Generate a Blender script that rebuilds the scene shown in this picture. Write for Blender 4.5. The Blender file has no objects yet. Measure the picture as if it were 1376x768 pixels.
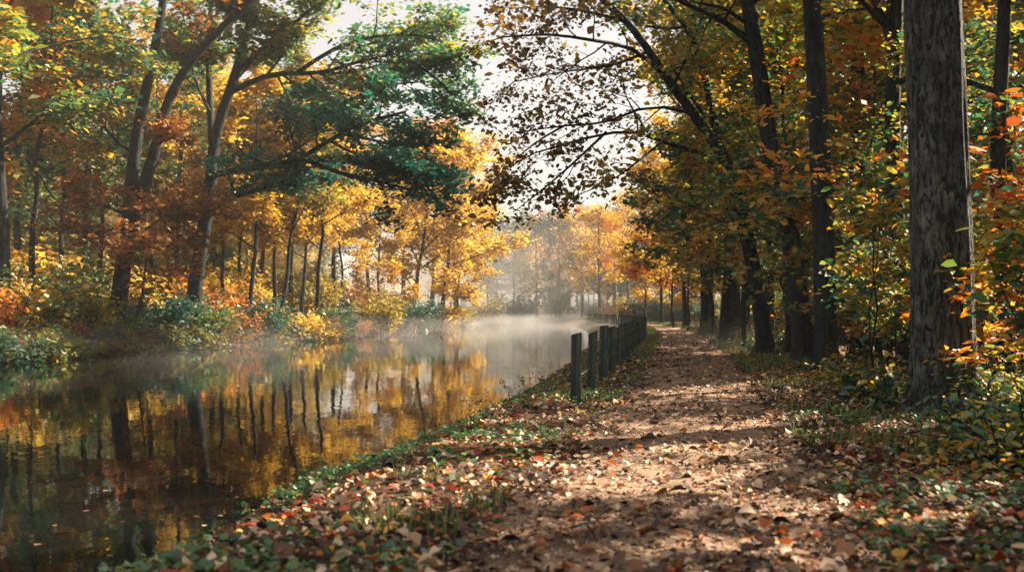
import bpy, math, random
import numpy as np
from mathutils import Vector

SC = bpy.context.scene
COL = SC.collection
R = math.radians

# ------------------------------------------------------------------ camera
F = 1376 * 35.0 / 36.0
PITCH = math.atan(34 / F)
CAM_Z = 1.4
cam_d = bpy.data.cameras.new('camera')
cam_d.sensor_width = 36; cam_d.lens = 35
cam_d.clip_start = 0.1; cam_d.clip_end = 3000
cam_d.dof.use_dof = True
cam_d.dof.focus_distance = 21
cam_d.dof.aperture_fstop = 1.7
cam = bpy.data.objects.new('camera', cam_d); COL.objects.link(cam)
cam.location = (0, 0, CAM_Z)
cam.rotation_euler = (R(90) + PITCH, 0, 0)
SC.camera = cam

# ------------------------------------------------------------------ light
SUN_AZ = R(56)      # clockwise from +Y (straight ahead) towards +X
SUN_EL = R(36)
w = bpy.data.worlds.new('World'); SC.world = w
w.use_nodes = True
nt = w.node_tree; nt.nodes.clear()
sky = nt.nodes.new('ShaderNodeTexSky'); sky.sky_type = 'NISHITA'
sky.sun_disc = False; sky.sun_elevation = SUN_EL; sky.sun_rotation = SUN_AZ
sky.dust_density = 3.0; sky.air_density = 1.0; sky.ozone_density = 1.0
hs = nt.nodes.new('ShaderNodeHueSaturation'); hs.inputs['Saturation'].default_value = 0.45
bg = nt.nodes.new('ShaderNodeBackground'); bg.inputs['Strength'].default_value = 0.05
ow = nt.nodes.new('ShaderNodeOutputWorld')
nt.links.new(sky.outputs[0], hs.inputs['Color']); 
thin = nt.nodes.new('ShaderNodeMix'); thin.data_type = 'RGBA'; thin.inputs[0].default_value = 0.6   # thin bright morning overcast veiling the blue
thin.inputs[7].default_value = (3.7, 3.3, 2.85, 1)
nt.links.new(hs.outputs[0], thin.inputs[6]); nt.links.new(thin.outputs[2], bg.inputs[0]); nt.links.new(bg.outputs[0], ow.inputs[0])
sd = bpy.data.lights.new('sun', 'SUN'); sd.energy = 5.0; sd.angle = R(0.6); sd.color = (1.0, 0.83, 0.62)
sun = bpy.data.objects.new('sun', sd); COL.objects.link(sun)
sv = Vector((math.sin(SUN_AZ) * math.cos(SUN_EL), math.cos(SUN_AZ) * math.cos(SUN_EL), math.sin(SUN_EL)))
sun.rotation_euler = sv.to_track_quat('Z', 'Y').to_euler()
sun.location = sv * 60

SC.view_settings.view_transform = 'Standard'
SC.view_settings.look = 'None'
SC.view_settings.gamma = 1.0
SC.view_settings.exposure = 2.2
try:
    SC.cycles.use_denoising = True
    SC.cycles.max_bounces = 6; SC.cycles.diffuse_bounces = 3; SC.cycles.glossy_bounces = 2
    SC.cycles.transmission_bounces = 3; SC.cycles.volume_bounces = 0
    SC.cycles.sample_clamp_indirect = 6
except Exception:
    pass

# ------------------------------------------------------------------ helpers
WATER = -0.5
def P(px, py, Y):
    """point at distance Y ahead seen at design pixel px,py (1376 wide)"""
    x = (px - 688) / F; y = -(py - 384) / F
    d = np.array([x, math.cos(PITCH) - y * math.sin(PITCH), math.sin(PITCH) + y * math.cos(PITCH)])
    d *= Y / d[1]
    return d + np.array([0, 0, CAM_Z])

def seg_dist(X, Y, poly):
    best = np.full(X.shape, 1e9)
    for (x0, y0), (x1, y1) in zip(poly[:-1], poly[1:]):
        dx, dy = x1 - x0, y1 - y0
        t = np.clip(((X - x0) * dx + (Y - y0) * dy) / (dx * dx + dy * dy), 0, 1)
        best = np.minimum(best, np.hypot(X - x0 - t * dx, Y - y0 - t * dy))
    return best

def smooth_poly(pts, n=2):
    p = np.array(pts, float)
    for _ in range(n):
        q = np.empty((2 * len(p) - 2, 2))
        q[0::2] = p[:-1] * .75 + p[1:] * .25
        q[1::2] = p[:-1] * .25 + p[1:] * .75
        p = np.vstack([p[:1], q, p[-1:]])
    return p

LEFT_E = smooth_poly([(-26, -20), (-22, 20), (-19, 37), (-15.8, 58), (-12.9, 69), (-10.4, 88), (-6.9, 130), (-9, 163), (-25, 190), (-60, 212), (-140, 240)])
RIGHT_E = smooth_poly([(-8, -20), (-4, 2), (-2.8, 7.7), (-1.55, 14), (0.2, 22.7), (1.9, 35), (4.8, 60), (7, 90), (8.2, 125), (7.6, 165), (3, 205), (-15, 228), (-50, 245), (-140, 275)])
PATH_C = smooth_poly([(-1.6, -12), (-0.5, -2), (0.75, 5.4), (1.8, 10.3), (4.3, 22.9), (7.75, 44.7), (10.4, 62), (13.2, 85), (14.4, 105), (13.4, 135), (10, 180), (0, 225), (-20, 250)])
FENCE_L = [(0.98, 15.4), (2.3, 22.9), (6.7, 50), (8.1, 62), (9.3, 77), (10.3, 95), (10.8, 115), (10.5, 138)]
CANAL = np.vstack([LEFT_E, RIGHT_E[::-1]])

def inside(X, Y, poly):
    res = np.zeros(X.shape, bool)
    n = len(poly)
    for i in range(n):
        x0, y0 = poly[i]; x1, y1 = poly[(i + 1) % n]
        if y0 == y1: continue
        c = ((y0 > Y) != (y1 > Y)) & (X < (x1 - x0) * (Y - y0) / (y1 - y0) + x0)
        res ^= c
    return res

def sstep(a, b, x):
    t = np.clip((x - a) / (b - a), 0, 1)
    return t * t * (3 - 2 * t)

def wob(X, Y, s=1.0, seed=0.0):
    X = X * s; Y = Y * s
    return (np.sin(X * 1.3 + 2.1 * np.sin(Y * .7 + seed) + seed) + np.sin(Y * 1.7 + 1.7 * np.sin(X * .9 - seed)) + np.sin((X + Y) * 2.3 + seed * 3) * .6) / 2.6

def path_d(X, Y):
    return seg_dist(X, Y, PATH_C)

def height(X, Y):
    X = np.asarray(X, float); Y = np.asarray(Y, float)
    dl = seg_dist(X, Y, LEFT_E); dr = seg_dist(X, Y, RIGHT_E)
    d = np.minimum(dl, dr)
    ins = inside(X, Y, CANAL)
    d = d + 0.25 * wob(X, Y, .8, 2.0)
    left = dl < dr
    hl = WATER + 0.75 * sstep(0, 1.4, d) + np.clip(d - 1.4, 0, 60) * 0.05
    hr = WATER + 0.5 * sstep(-0.05, 1.7, d) + np.clip(d - 22, 0, 60) * 0.05
    h = np.where(left, hl, hr) + 0.035 * wob(X, Y, 1.1, 1.0) * sstep(0.3, 1.5, d)
    pd = path_d(X, Y)
    h = np.where(left, h, h - 0.05 * (1 - sstep(0.8, 1.8, pd)))
    h = np.where(ins, WATER - 0.1 - np.clip(d, 0, 4) * 0.25, h)
    return h

def H1(x, y):
    return float(height(np.array([x]), np.array([y]))[0])

class MB:
    """collects tubes, leaves and plates into one mesh"""
    def __init__(self):
        self.v = []; self.f4 = []; self.f3 = []; self.m4 = []; self.m3 = []; self.a = []; self.n = 0
        self.s4 = []; self.s3 = []
    def add(self, V, f4=None, f3=None, mat=0, a=None, smooth=False):
        V = np.asarray(V, float)
        self.v.append(V)
        self.a.append(np.zeros(len(V)) if a is None else np.asarray(a, float))
        if f4 is not None and len(f4):
            f4 = np.asarray(f4, int); self.f4.append(f4 + self.n); self.m4.append(np.full(len(f4), mat)); self.s4.append(np.full(len(f4), smooth))
        if f3 is not None and len(f3):
            f3 = np.asarray(f3, int); self.f3.append(f3 + self.n); self.m3.append(np.full(len(f3), mat)); self.s3.append(np.full(len(f3), smooth))
        self.n += len(V)
    def tube(self, pts, rad, n=6, mat=0, rough=0.0, rng=None, root=0.0):
        pts = np.asarray(pts, float); rad = np.asarray(rad, float); k = len(pts)
        T = np.gradient(pts, axis=0); T /= np.linalg.norm(T, axis=1)[:, None] + 1e-9
        ref = np.array([1., 0, 0]) if abs(T[0][0]) < .8 else np.array([0, 1., 0])
        A = np.cross(T, ref); A /= np.linalg.norm(A, axis=1)[:, None] + 1e-9
        Bn = np.cross(T, A)
        th = np.arange(n) * 2 * math.pi / n
        rr = rad[:, None] * np.ones((k, n))
        if rough and rng is not None:
            lob = 1 + rough * (np.sin(th * 3 + rng.uniform(0, 6))[None] * .6 + np.sin(th * 5 + rng.uniform(0, 6) + np.arange(k)[:, None] * .4) * .4)
            rr = rr * lob
            if root:
                zz = np.maximum(pts[:, 2] - .05, 0)[:, None]; q = rng.uniform(0, 6)
                rr = rr * (1 + root * np.exp(-zz / .35) * (np.sin(th * 5 + q) * .6 + np.sin(th * 3 + 1 + q) * .5 + .3)[None])
                if n > 30: rr = rr * (1 + .018 * np.sin(th * 17 + np.sin(pts[:, 2] * 2.1)[:, None] * 1.5) + .012 * np.sin(th * 11 + pts[:, 2][:, None] * .9 + 2))
        V = pts[:, None] + A[:, None] * (np.cos(th)[None, :, None] * rr[:, :, None]) + Bn[:, None] * (np.sin(th)[None, :, None] * rr[:, :, None])
        i = np.arange(k - 1)[:, None] * n; j = np.arange(n)[None]; j2 = (j + 1) % n
        f = np.stack([i + j, i + j2, i + n + j2, i + n + j], -1).reshape(-1, 4)
        V = V.reshape(-1, 3)
        V = np.vstack([V, pts[-1:] + T[-1:] * rad[-1]])
        tip = np.stack([(k - 1) * n + np.arange(n), (k - 1) * n + (np.arange(n) + 1) % n, np.full(n, k * n)], -1)
        self.add(V, f, tip, mat, None, True)
    def leaves(self, p, size, rng, v, mat=1, tilt=0.6, detail=False, droop=0.25, width=0.33, d=None, curl=0.12):
        p = np.asarray(p, float); n = len(p)
        if n == 0: return
        size = np.asarray(size, float) * np.ones(n)
        nn = np.stack([rng.normal(0, tilt, n), rng.normal(0, tilt, n), np.ones(n)], -1)
        nn /= np.linalg.norm(nn, axis=1)[:, None]
        az = rng.uniform(0, 2 * math.pi, n)
        dd = np.stack([np.cos(az), np.sin(az), -droop + rng.normal(0, .25, n)], -1) if d is None else d
        dd = dd - nn * (dd * nn).sum(1)[:, None]
        dd /= np.linalg.norm(dd, axis=1)[:, None] + 1e-9
        s = np.cross(nn, dd)
        L = size[:, None]; W = L * width * rng.uniform(.8, 1.2, n)[:, None]
        c = curl * rng.uniform(-.6, 1.6, n)[:, None] * L
        if not detail:
            V = np.stack([p, p + dd * L * .5 + s * W + nn * c, p + dd * L, p + dd * L * .5 - s * W + nn * c], 1).reshape(-1, 3)
            b = np.arange(n)[:, None] * 4
            self.add(V, b + np.array([0, 1, 2, 3]), None, mat, np.repeat(v, 4))
        else:
            V = np.stack([p, p + dd * L * .38 + s * W + nn * c, p + dd * L * .72 + s * W * .72 + nn * c * .8, p + dd * L - nn * c * .5,
                          p + dd * L * .72 - s * W * .72 + nn * c * .8, p + dd * L * .38 - s * W + nn * c, p + dd * L * .45], 1).reshape(-1, 3)
            b = (np.arange(n) * 7)[:, None]
            t = np.concatenate([b + np.array(q) for q in ([0, 6, 1], [1, 6, 2], [2, 6, 3], [3, 6, 4], [4, 6, 5], [5, 6, 0])])
            self.add(V, None, t, mat, np.repeat(v, 7), True)
    def arrays(self):
        return np.concatenate(self.v), np.concatenate(self.a)
    def mesh(self, name, mats):
        V = np.concatenate(self.v); A = np.concatenate(self.a)
        f4 = np.concatenate(self.f4) if self.f4 else np.zeros((0, 4), int)
        f3 = np.concatenate(self.f3) if self.f3 else np.zeros((0, 3), int)
        m = np.concatenate([*(self.m4 or [np.zeros(0, int)]), *(self.m3 or [np.zeros(0, int)])]).astype(np.int32)
        sm = np.concatenate([*(self.s4 or [np.zeros(0, bool)]), *(self.s3 or [np.zeros(0, bool)])])
        me = bpy.data.meshes.new(name)
        me.vertices.add(len(V)); me.vertices.foreach_set('co', V.astype(np.float32).ravel())
        lv = np.concatenate([f4.ravel(), f3.ravel()]).astype(np.int32)
        me.loops.add(len(lv)); me.loops.foreach_set('vertex_index', lv)
        ls = np.concatenate([np.arange(len(f4)) * 4, len(f4) * 4 + np.arange(len(f3)) * 3]).astype(np.int32)
        me.polygons.add(len(ls)); me.polygons.foreach_set('loop_start', ls)
        me.polygons.foreach_set('material_index', m); me.polygons.foreach_set('use_smooth', sm)
        at = me.attributes.new('v', 'FLOAT', 'POINT'); at.data.foreach_set('value', A.astype(np.float32))
        for mm in mats: me.materials.append(mm)
        me.update(calc_edges=True)
        return me

def link(name, me, parent=None):
    o = bpy.data.objects.new(name, me); COL.objects.link(o)
    if parent: o.parent = parent
    return o
def tag(o, label, cat, group=None, kind=None):
    if label: o['label'] = label
    if cat: o['category'] = cat
    if group: o['group'] = group
    if kind: o['kind'] = kind
    return o
def structure(o):
    o['kind'] = 'structure'; return o
def stuff(o, label, cat):
    return tag(o, label, cat, None, 'stuff')

# ------------------------------------------------------------------ materials
def new_mat(name):
    m = bpy.data.materials.new(name); m.use_nodes = True
    t = m.node_tree; t.nodes.clear()
    return m, t, t.nodes.new('ShaderNodeOutputMaterial')
def ramp(t, stops, interp='LINEAR'):
    r = t.nodes.new('ShaderNodeValToRGB'); r.color_ramp.interpolation = interp
    e = r.color_ramp.elements
    while len(e) < len(stops): e.new(0.5)
    for i, (p, c) in enumerate(stops):
        e[i].position = p; e[i].color = (*c, 1)
    return r
def leaf_mat(name, cols, trans=0.5, gloss=0.06, interp='LINEAR', tsat=1.0):
    m, t, out = new_mat(name)
    at = t.nodes.new('ShaderNodeAttribute'); at.attribute_name = 'v'
    k = len(cols)
    r = ramp(t, [(i / max(1, k - 1) if interp == 'LINEAR' else i / k, c) for i, c in enumerate(cols)], interp)
    t.links.new(at.outputs['Fac'], r.inputs[0])
    df = t.nodes.new('ShaderNodeBsdfDiffuse'); tr = t.nodes.new('ShaderNodeBsdfTranslucent')
    gl = t.nodes.new('ShaderNodeBsdfGlossy'); gl.inputs['Roughness'].default_value = 0.6
    mx = t.nodes.new('ShaderNodeMixShader'); mx.inputs[0].default_value = trans
    mg = t.nodes.new('ShaderNodeMixShader'); mg.inputs[0].default_value = gloss
    t.links.new(r.outputs[0], df.inputs[0]); t.links.new(r.outputs[0], tr.inputs[0])
    t.links.new(df.outputs[0], mx.inputs[1]); t.links.new(tr.outputs[0], mx.inputs[2])
    t.links.new(mx.outputs[0], mg.inputs[1]); t.links.new(gl.outputs[0], mg.inputs[2])
    t.links.new(mg.outputs[0], out.inputs[0])
    return m
def solid_noise(name, stops, scale, detail=6, rough=.9, bump=0.4, bscale=None, stretch=(1, 1, 1), bdist=0.02, spec=0.2, coord='Object', second=None):
    m, t, out = new_mat(name)
    tc = t.nodes.new('ShaderNodeTexCoord'); mp = t.nodes.new('ShaderNodeMapping'); mp.inputs['Scale'].default_value = stretch
    t.links.new(tc.outputs[coord], mp.inputs[0])
    n1 = t.nodes.new('ShaderNodeTexNoise'); n1.inputs['Scale'].default_value = scale; n1.inputs['Detail'].default_value = detail; n1.inputs['Roughness'].default_value = .65
    n2 = t.nodes.new('ShaderNodeTexNoise'); n2.inputs['Scale'].default_value = bscale or scale * 3; n2.inputs['Detail'].default_value = 5
    for n in (n1, n2): t.links.new(mp.outputs[0], n.inputs['Vector'])
    r = ramp(t, stops); t.links.new(n1.outputs['Fac'], r.inputs[0])
    b = t.nodes.new('ShaderNodeBsdfPrincipled'); b.inputs['Roughness'].default_value = rough
    b.inputs['Specular IOR Level'].default_value = spec
    bp = t.nodes.new('ShaderNodeBump'); bp.inputs['Strength'].default_value = bump; bp.inputs['Distance'].default_value = bdist
    t.links.new(n2.outputs['Fac'], bp.inputs['Height']); t.links.new(bp.outputs[0], b.inputs['Normal'])
    t.links.new(r.outputs[0], b.inputs['Base Color']); t.links.new(b.outputs[0], out.inputs[0])
    return m
def bark_mat(name, dark, mid, light, scale=5.0, bump=1.0, bdist=0.03, zs=0.22, moss=None):
    """furrowed bark: stretched cells with dark cracks, lichen patches"""
    m, t, out = new_mat(name)
    tc = t.nodes.new('ShaderNodeTexCoord'); mp = t.nodes.new('ShaderNodeMapping'); mp.inputs['Scale'].default_value = (1, 1, zs)
    t.links.new(tc.outputs['Object'], mp.inputs[0])
    nz = t.nodes.new('ShaderNodeTexNoise'); nz.inputs['Scale'].default_value = scale * 1.2; nz.inputs['Detail'].default_value = 4
    t.links.new(mp.outputs[0], nz.inputs['Vector'])
    mixv = t.nodes.new('ShaderNodeMix'); mixv.data_type = 'VECTOR'; mixv.inputs[0].default_value = 0.12
    t.links.new(mp.outputs[0], mixv.inputs[4]); t.links.new(nz.outputs['Color'], mixv.inputs[5])
    vo = t.nodes.new('ShaderNodeTexNoise'); vo.inputs['Scale'].default_value = scale * 2.6; vo.inputs['Detail'].default_value = 3
    vo.inputs['Roughness'].default_value = .5; vo.inputs['Distortion'].default_value = .5
    t.links.new(mixv.outputs[1], vo.inputs['Vector'])
    cr = ramp(t, [(0.40, (0, 0, 0)), (0.50, (.7, .7, .7)), (0.62, (1, 1, 1))])
    t.links.new(vo.outputs['Fac'], cr.inputs[0])
    n2 = t.nodes.new('ShaderNodeTexNoise'); n2.inputs['Scale'].default_value = 2.2; n2.inputs['Detail'].default_value = 8; n2.inputs['Roughness'].default_value = .7
    t.links.new(tc.outputs['Object'], n2.inputs['Vector'])
    rc = ramp(t, [(0.35, dark), (0.52, mid), (0.68, light)]); t.links.new(n2.outputs['Fac'], rc.inputs[0])
    mu = t.nodes.new('ShaderNodeMix'); mu.data_type = 'RGBA'
    t.links.new(cr.outputs[0], mu.inputs[0]); mu.inputs[6].default_value = (*[c * .35 for c in dark], 1); t.links.new(rc.outputs[0], mu.inputs[7])
    n3 = t.nodes.new('ShaderNodeTexNoise'); n3.inputs['Scale'].default_value = scale * 6; n3.inputs['Detail'].default_value = 6
    t.links.new(mp.outputs[0], n3.inputs['Vector'])
    ad = t.nodes.new('ShaderNodeMath'); ad.operation = 'MULTIPLY_ADD'; ad.inputs[1].default_value = 0.5
    t.links.new(n3.outputs['Fac'], ad.inputs[0]); t.links.new(cr.outputs[0], ad.inputs[2])
    bp = t.nodes.new('ShaderNodeBump'); bp.inputs['Strength'].default_value = bump; bp.inputs['Distance'].default_value = bdist
    t.links.new(ad.outputs[0], bp.inputs['Height'])
    b = t.nodes.new('ShaderNodeBsdfPrincipled'); b.inputs['Roughness'].default_value = .85; b.inputs['Specular IOR Level'].default_value = .25
    t.links.new(mu.outputs[2], b.inputs['Base Color']); t.links.new(bp.outputs[0], b.inputs['Normal']); t.links.new(b.outputs[0], out.inputs[0])
    return m

M = {}
M['teal'] = leaf_mat('teal_leaves', [(.008, .05, .042), (.018, .09, .07), (.045, .13, .06)], .4)
M['green'] = leaf_mat('green_leaves', [(.012, .055, .03), (.04, .12, .035), (.15, .20, .025)], .5)
M['olive'] = leaf_mat('olive_yellow_leaves', [(.05, .07, .012), (.20, .18, .02), (.45, .30, .03)], .55)
M['gold'] = leaf_mat('golden_leaves', [(.22, .12, .012), (.58, .33, .025), (.72, .52, .06)], .58)
M['orange'] = leaf_mat('orange_leaves', [(.28, .055, .008), (.58, .17, .012), (.70, .32, .03)], .55)
M['rust'] = leaf_mat('rust_leaves', [(.09, .032, .01), (.28, .095, .016), (.48, .21, .03)], .45)
M['brown'] = leaf_mat('brown_leaves', [(.03, .022, .008), (.10, .05, .010), (.26, .13, .016), (.16, .17, .02), (.40, .25, .03)], .45)
M['mixed'] = leaf_mat('turning_leaves', [(.012, .08, .06), (.03, .13, .05), (.16, .22, .025), (.62, .42, .03), (.72, .28, .014), (.60, .14, .01)], .52, .08)
M['mixedgreen'] = leaf_mat('half_turned_leaves', [(.01, .065, .055), (.02, .11, .07), (.06, .17, .04), (.25, .26, .025), (.65, .42, .03), (.65, .22, .012)], .52, .08)
M['bark'] = bark_mat('grey_bark', (.005, .013, .017), (.012, .024, .029), (.03, .046, .05), 5, 1.0, .03)
M['bark_big'] = bark_mat('furrowed_bark', (.04, .052, .054), (.10, .115, .115), (.21, .225, .215), 9, 1.0, .09, .27)
M['bark_dark'] = bark_mat('dark_bark', (.008, .013, .016), (.019, .027, .031), (.042, .052, .055), 6, .9, .02)
M['bark_pale'] = bark_mat('pale_bark', (.12, .12, .11), (.25, .25, .23), (.38, .37, .34), 6, .6, .02)
M['litter'] = leaf_mat('dry_leaves', [(.022, .012, .008), (.05, .024, .013), (.11, .048, .02), (.20, .09, .04), (.38, .24, .14), (.57, .39, .24), (.68, .51, .36), (.40, .11, .016), (.52, .29, .03), (.28, .035, .012)], .2, .05, 'CONSTANT')
M['cover'] = leaf_mat('ground_plant_leaves', [(.012, .07, .025), (.035, .14, .03), (.09, .20, .03), (.02, .12, .07)], .4, .08)
M['grass'] = leaf_mat('grass_blades', [(.03, .07, .012), (.08, .13, .02), (.20, .19, .05)], .4)
M['forest_floor'] = solid_noise('leaf_strewn_earth', [(.3, (.014, .010, .007)), (.5, (.04, .025, .014)), (.65, (.08, .042, .02)), (.8, (.12, .065, .035))], 1.3, 10, .95, .8, 9, bdist=.05)
M['path'] = solid_noise('packed_earth', [(.32, (.06, .038, .025)), (.46, (.17, .108, .072)), (.58, (.29, .19, .128)), (.75, (.38, .26, .178))], 1.4, 12, .9, .9, 22, bdist=.025)
M['post'] = solid_noise('weathered_green_wood', [(.3, (.010, .016, .014)), (.5, (.03, .048, .042)), (.62, (.075, .095, .08)), (.75, (.14, .155, .12))], 14, 8, .8, 1.0, 45, (1, 1, .07), .012)
M['wire'] = solid_noise('dull_steel', [(.3, (.02, .02, .02)), (.7, (.07, .07, .07))], 20, 3, .5, .1, 40, bdist=.001, spec=.5)
M['stem'] = solid_noise('weed_stem', [(.3, (.03, .022, .012)), (.7, (.08, .06, .03))], 20, 3, .9, .1, 40, bdist=.001)

def water_mat():
    m, t, out = new_mat('canal_water')
    tc = t.nodes.new('ShaderNodeTexCoord')
    b = t.nodes.new('ShaderNodeBsdfPrincipled')
    b.inputs['Base Color'].default_value = (.004, .006, .005, 1); b.inputs['Roughness'].default_value = .015; b.inputs['IOR'].default_value = 1.333
    prev = None
    for sc_, st, di in ((.5, .22, .05), (3.2, .2, .010)):
        n = t.nodes.new('ShaderNodeTexNoise'); n.inputs['Scale'].default_value = sc_; n.inputs['Detail'].default_value = 3
        mp = t.nodes.new('ShaderNodeMapping'); mp.inputs['Scale'].default_value = (1, .55, 1)
        t.links.new(tc.outputs['Object'], mp.inputs[0]); t.links.new(mp.outputs[0], n.inputs['Vector'])
        bp = t.nodes.new('ShaderNodeBump'); bp.inputs['Strength'].default_value = st; bp.inputs['Distance'].default_value = di
        t.links.new(n.outputs['Fac'], bp.inputs['Height'])
        if prev: t.links.new(prev.outputs[0], bp.inputs['Normal'])
        prev = bp
    t.links.new(prev.outputs[0], b.inputs['Normal']); t.links.new(b.outputs[0], out.inputs[0])
    return m
M['water'] = water_mat()

# ------------------------------------------------------------------ setting
def axis(lo, hi, dlo, dhi, step, grow):
    a = list(np.arange(dlo, dhi + 1e-6, step)); s = step
    while a[-1] < hi: s = min(s * grow, 25); a.append(a[-1] + s)
    s = step; b = [dlo]
    while b[-1] > lo: s = min(s * grow, 25); b.append(b[-1] - s)
    return np.array(b[:0:-1] + a)
def grid_mesh(name, X, Y, Z, mat):
    ny, nx = X.shape
    V = np.stack([X, Y, Z], -1).reshape(-1, 3)
    i = np.arange(ny - 1)[:, None] * nx; j = np.arange(nx - 1)[None]
    f = np.stack([i + j, i + j + 1, i + nx + j + 1, i + nx + j], -1).reshape(-1, 4)
    b = MB(); b.add(V, f, None, 0, None, True)
    return b.mesh(name, [mat])
xs = axis(-320, 320, -5, 9, .16, 1.05); ys = axis(-60, 480, 3, 30, .2, 1.04)
xs = np.concatenate([xs[xs < -22], np.arange(-22, -5.1, .33), xs[xs >= -5]]); ys = np.concatenate([ys[ys <= 30], np.arange(30.4, 170, .55), ys[ys > 170]])
GX, GY = np.meshgrid(xs, ys)
structure(link('ground', grid_mesh('ground', GX, GY, height(GX, GY), M['forest_floor'])))

wb = MB(); Vw = np.array([(*p, WATER) for p in CANAL])
# water sheet slightly wider than the channel, cut by the banks
wb.add(np.array([(-300, -60, WATER), (40, -60, WATER), (40, 480, WATER), (-300, 480, WATER)]), [[0, 1, 2, 3]])
structure(link('canal_water', wb.mesh('canal_water', [M['water']])))

pc = PATH_C
seg = np.hypot(*np.diff(pc, axis=0).T); S = np.concatenate([[0], np.cumsum(seg)])
ss = [0.0]
while ss[-1] < S[-1] - .5: ss.append(ss[-1] + (0.16 if ss[-1] < 45 else 0.5))
ss = np.array(ss)
cx = np.interp(ss, S, pc[:, 0]); cy = np.interp(ss, S, pc[:, 1])
tx = np.gradient(cx); ty = np.gradient(cy); tl = np.hypot(tx, ty); nx_, ny_ = ty / tl, -tx / tl
us = np.linspace(-1, 1, 27)
wl = 1.3 + .16 * np.sin(ss * 1.1) + .1 * np.sin(ss * 2.7 + 1); wr = 1.3 + .15 * np.sin(ss * .9 + 2) + .1 * np.sin(ss * 3.1)
hw = np.where(us[None] < 0, wl[:, None], wr[:, None])
PX = cx[:, None] + nx_[:, None] * us[None] * hw; PY = cy[:, None] + ny_[:, None] * us[None] * hw
PZ = height(PX, PY) + .035 - .09 * np.abs(us[None]) ** 6 + .012 * wob(PX, PY, 2.6, 3) + .008 * wob(PX, PY, 7.5, 5) - .022 * (np.exp(-((us[None] * hw - .55) / .16) ** 2) + np.exp(-((us[None] * hw + .55) / .16) ** 2))
structure(link('path', grid_mesh('path', PX, PY, PZ, M['path'])))

# ------------------------------------------------------------------ growing trees
def unit(v):
    v = np.asarray(v, float); return v / (np.linalg.norm(v) + 1e-9)
def bend(rng, p, d, L, n, wobble, up):
    pts = [np.array(p, float)]; d = unit(d)
    for _ in range(n):
        d = unit(d + rng.normal(0, wobble, 3) + np.array([0, 0, up]))
        pts.append(pts[-1] + d * (L / n))
    return np.array(pts)
def at_t(pts, t):
    k = t * (len(pts) - 1); i = min(int(k), len(pts) - 2)
    return pts[i] + (pts[i + 1] - pts[i]) * (k - i), unit(pts[i + 1] - pts[i])
class Spec:
    def __init__(self, **k):
        self.levels = 3; self.sub = (7, 6, 5); self.ratio = (.5, .5, .5); self.ang = .9; self.wob = .16; self.up = .05
        self.leaf = .2; self.per_twig = 12; self.spread = .28; self.flat = .45; self.tilt = .5; self.detail = False
        self.rmin = .006; self.sides = (8, 5, 4, 3); self.start = .22; self.vmid = .5; self.vamp = .3; self.horiz = .55; self.droop = .25; self.width = .33
        self.__dict__.update(k)
def put_leaves(C, rng, pts, S):
    n = rng.poisson(S.per_twig)
    if n == 0: return
    t = rng.uniform(.1, 1.0, n)
    i = np.minimum((t * (len(pts) - 1)).astype(int), len(pts) - 2); fr = t * (len(pts) - 1) - i
    p = pts[i] + (pts[i + 1] - pts[i]) * fr[:, None]
    off = rng.normal(0, S.spread, (n, 3)); off[:, 2] *= S.flat
    p = p + off
    c = p.mean(0)
    v = S.vmid + S.vamp * (0.75 * float(wob(np.array(c[0] + c[2] * .5), np.array(c[1] + c[2]), .55, S.seed)) + rng.normal(0, .35)) + rng.normal(0, .16, n)
    C.leaves(p, S.leaf * np.clip(np.exp(rng.normal(-.06, .36, n)), .4, 1.9), rng, np.clip(v, 0, 1), 1, S.tilt, S.detail, S.droop, S.width)
def grow(T, C, rng, pts, r, lvl, S):
    """T takes limbs, C takes twigs and leaves"""
    L = float(np.linalg.norm(np.diff(pts, axis=0), axis=1).sum())
    rad = r * (1 - .72 * np.linspace(0, 1, len(pts)))
    (T if lvl == 0 else C).tube(pts, np.maximum(rad, .004), S.sides[min(lvl, 3)], 0)
    if lvl >= S.levels - 1:
        put_leaves(C, rng, pts, S); return
    n = S.sub[min(lvl, len(S.sub) - 1)]; n = max(2, int(round(n * rng.uniform(.8, 1.2))))
    for k in range(n):
        t = S.start + (1 - S.start) * (k + rng.uniform(.1, .9)) / n
        p, tg = at_t(pts, t)
        side = unit(np.cross(tg, [0, 0, 1.])) * (1 if k % 2 else -1)
        q = unit(side * S.horiz + rng.normal(0, .5, 3))
        q = unit(q - tg * np.dot(q, tg))
        a = S.ang * rng.uniform(.7, 1.2)
        d = tg * math.cos(a) + q * math.sin(a)
        l = L * S.ratio[min(lvl, len(S.ratio) - 1)] * (1.15 - .6 * t) * rng.uniform(.75, 1.25)
        grow(T, C, rng, bend(rng, p, d, l, 4 if lvl else 5, S.wob, S.up), max(r * (1 - .72 * t) * .5, .006), lvl + 1, S)
    if lvl >= 1: put_leaves(C, rng, pts[len(pts) // 2:], S)

def trunk_rad(pts, r0, r1, flare=.5):
    t = np.linspace(0, 1, len(pts)); z = pts[:, 2] - pts[0, 2]
    return (r0 + (r1 - r0) * t ** .8) * (1 + flare * np.exp(-np.maximum(z - .25, 0) / .35))

def resample(pts, n):
    pts = np.array(pts, float); s = np.concatenate([[0], np.cumsum(np.linalg.norm(np.diff(pts, axis=0), axis=1))])
    # smooth by chaikin before sampling
    q = pts
    for _ in range(2):
        a = np.empty((2 * len(q) - 2, 3)); a[0::2] = q[:-1] * .75 + q[1:] * .25; a[1::2] = q[:-1] * .25 + q[1:] * .75
        q = np.vstack([q[:1], a, q[-1:]])
    s = np.concatenate([[0], np.cumsum(np.linalg.norm(np.diff(q, axis=0), axis=1))])
    u = np.linspace(0, s[-1], n)
    return np.stack([np.interp(u, s, q[:, k]) for k in range(3)], -1)

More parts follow.
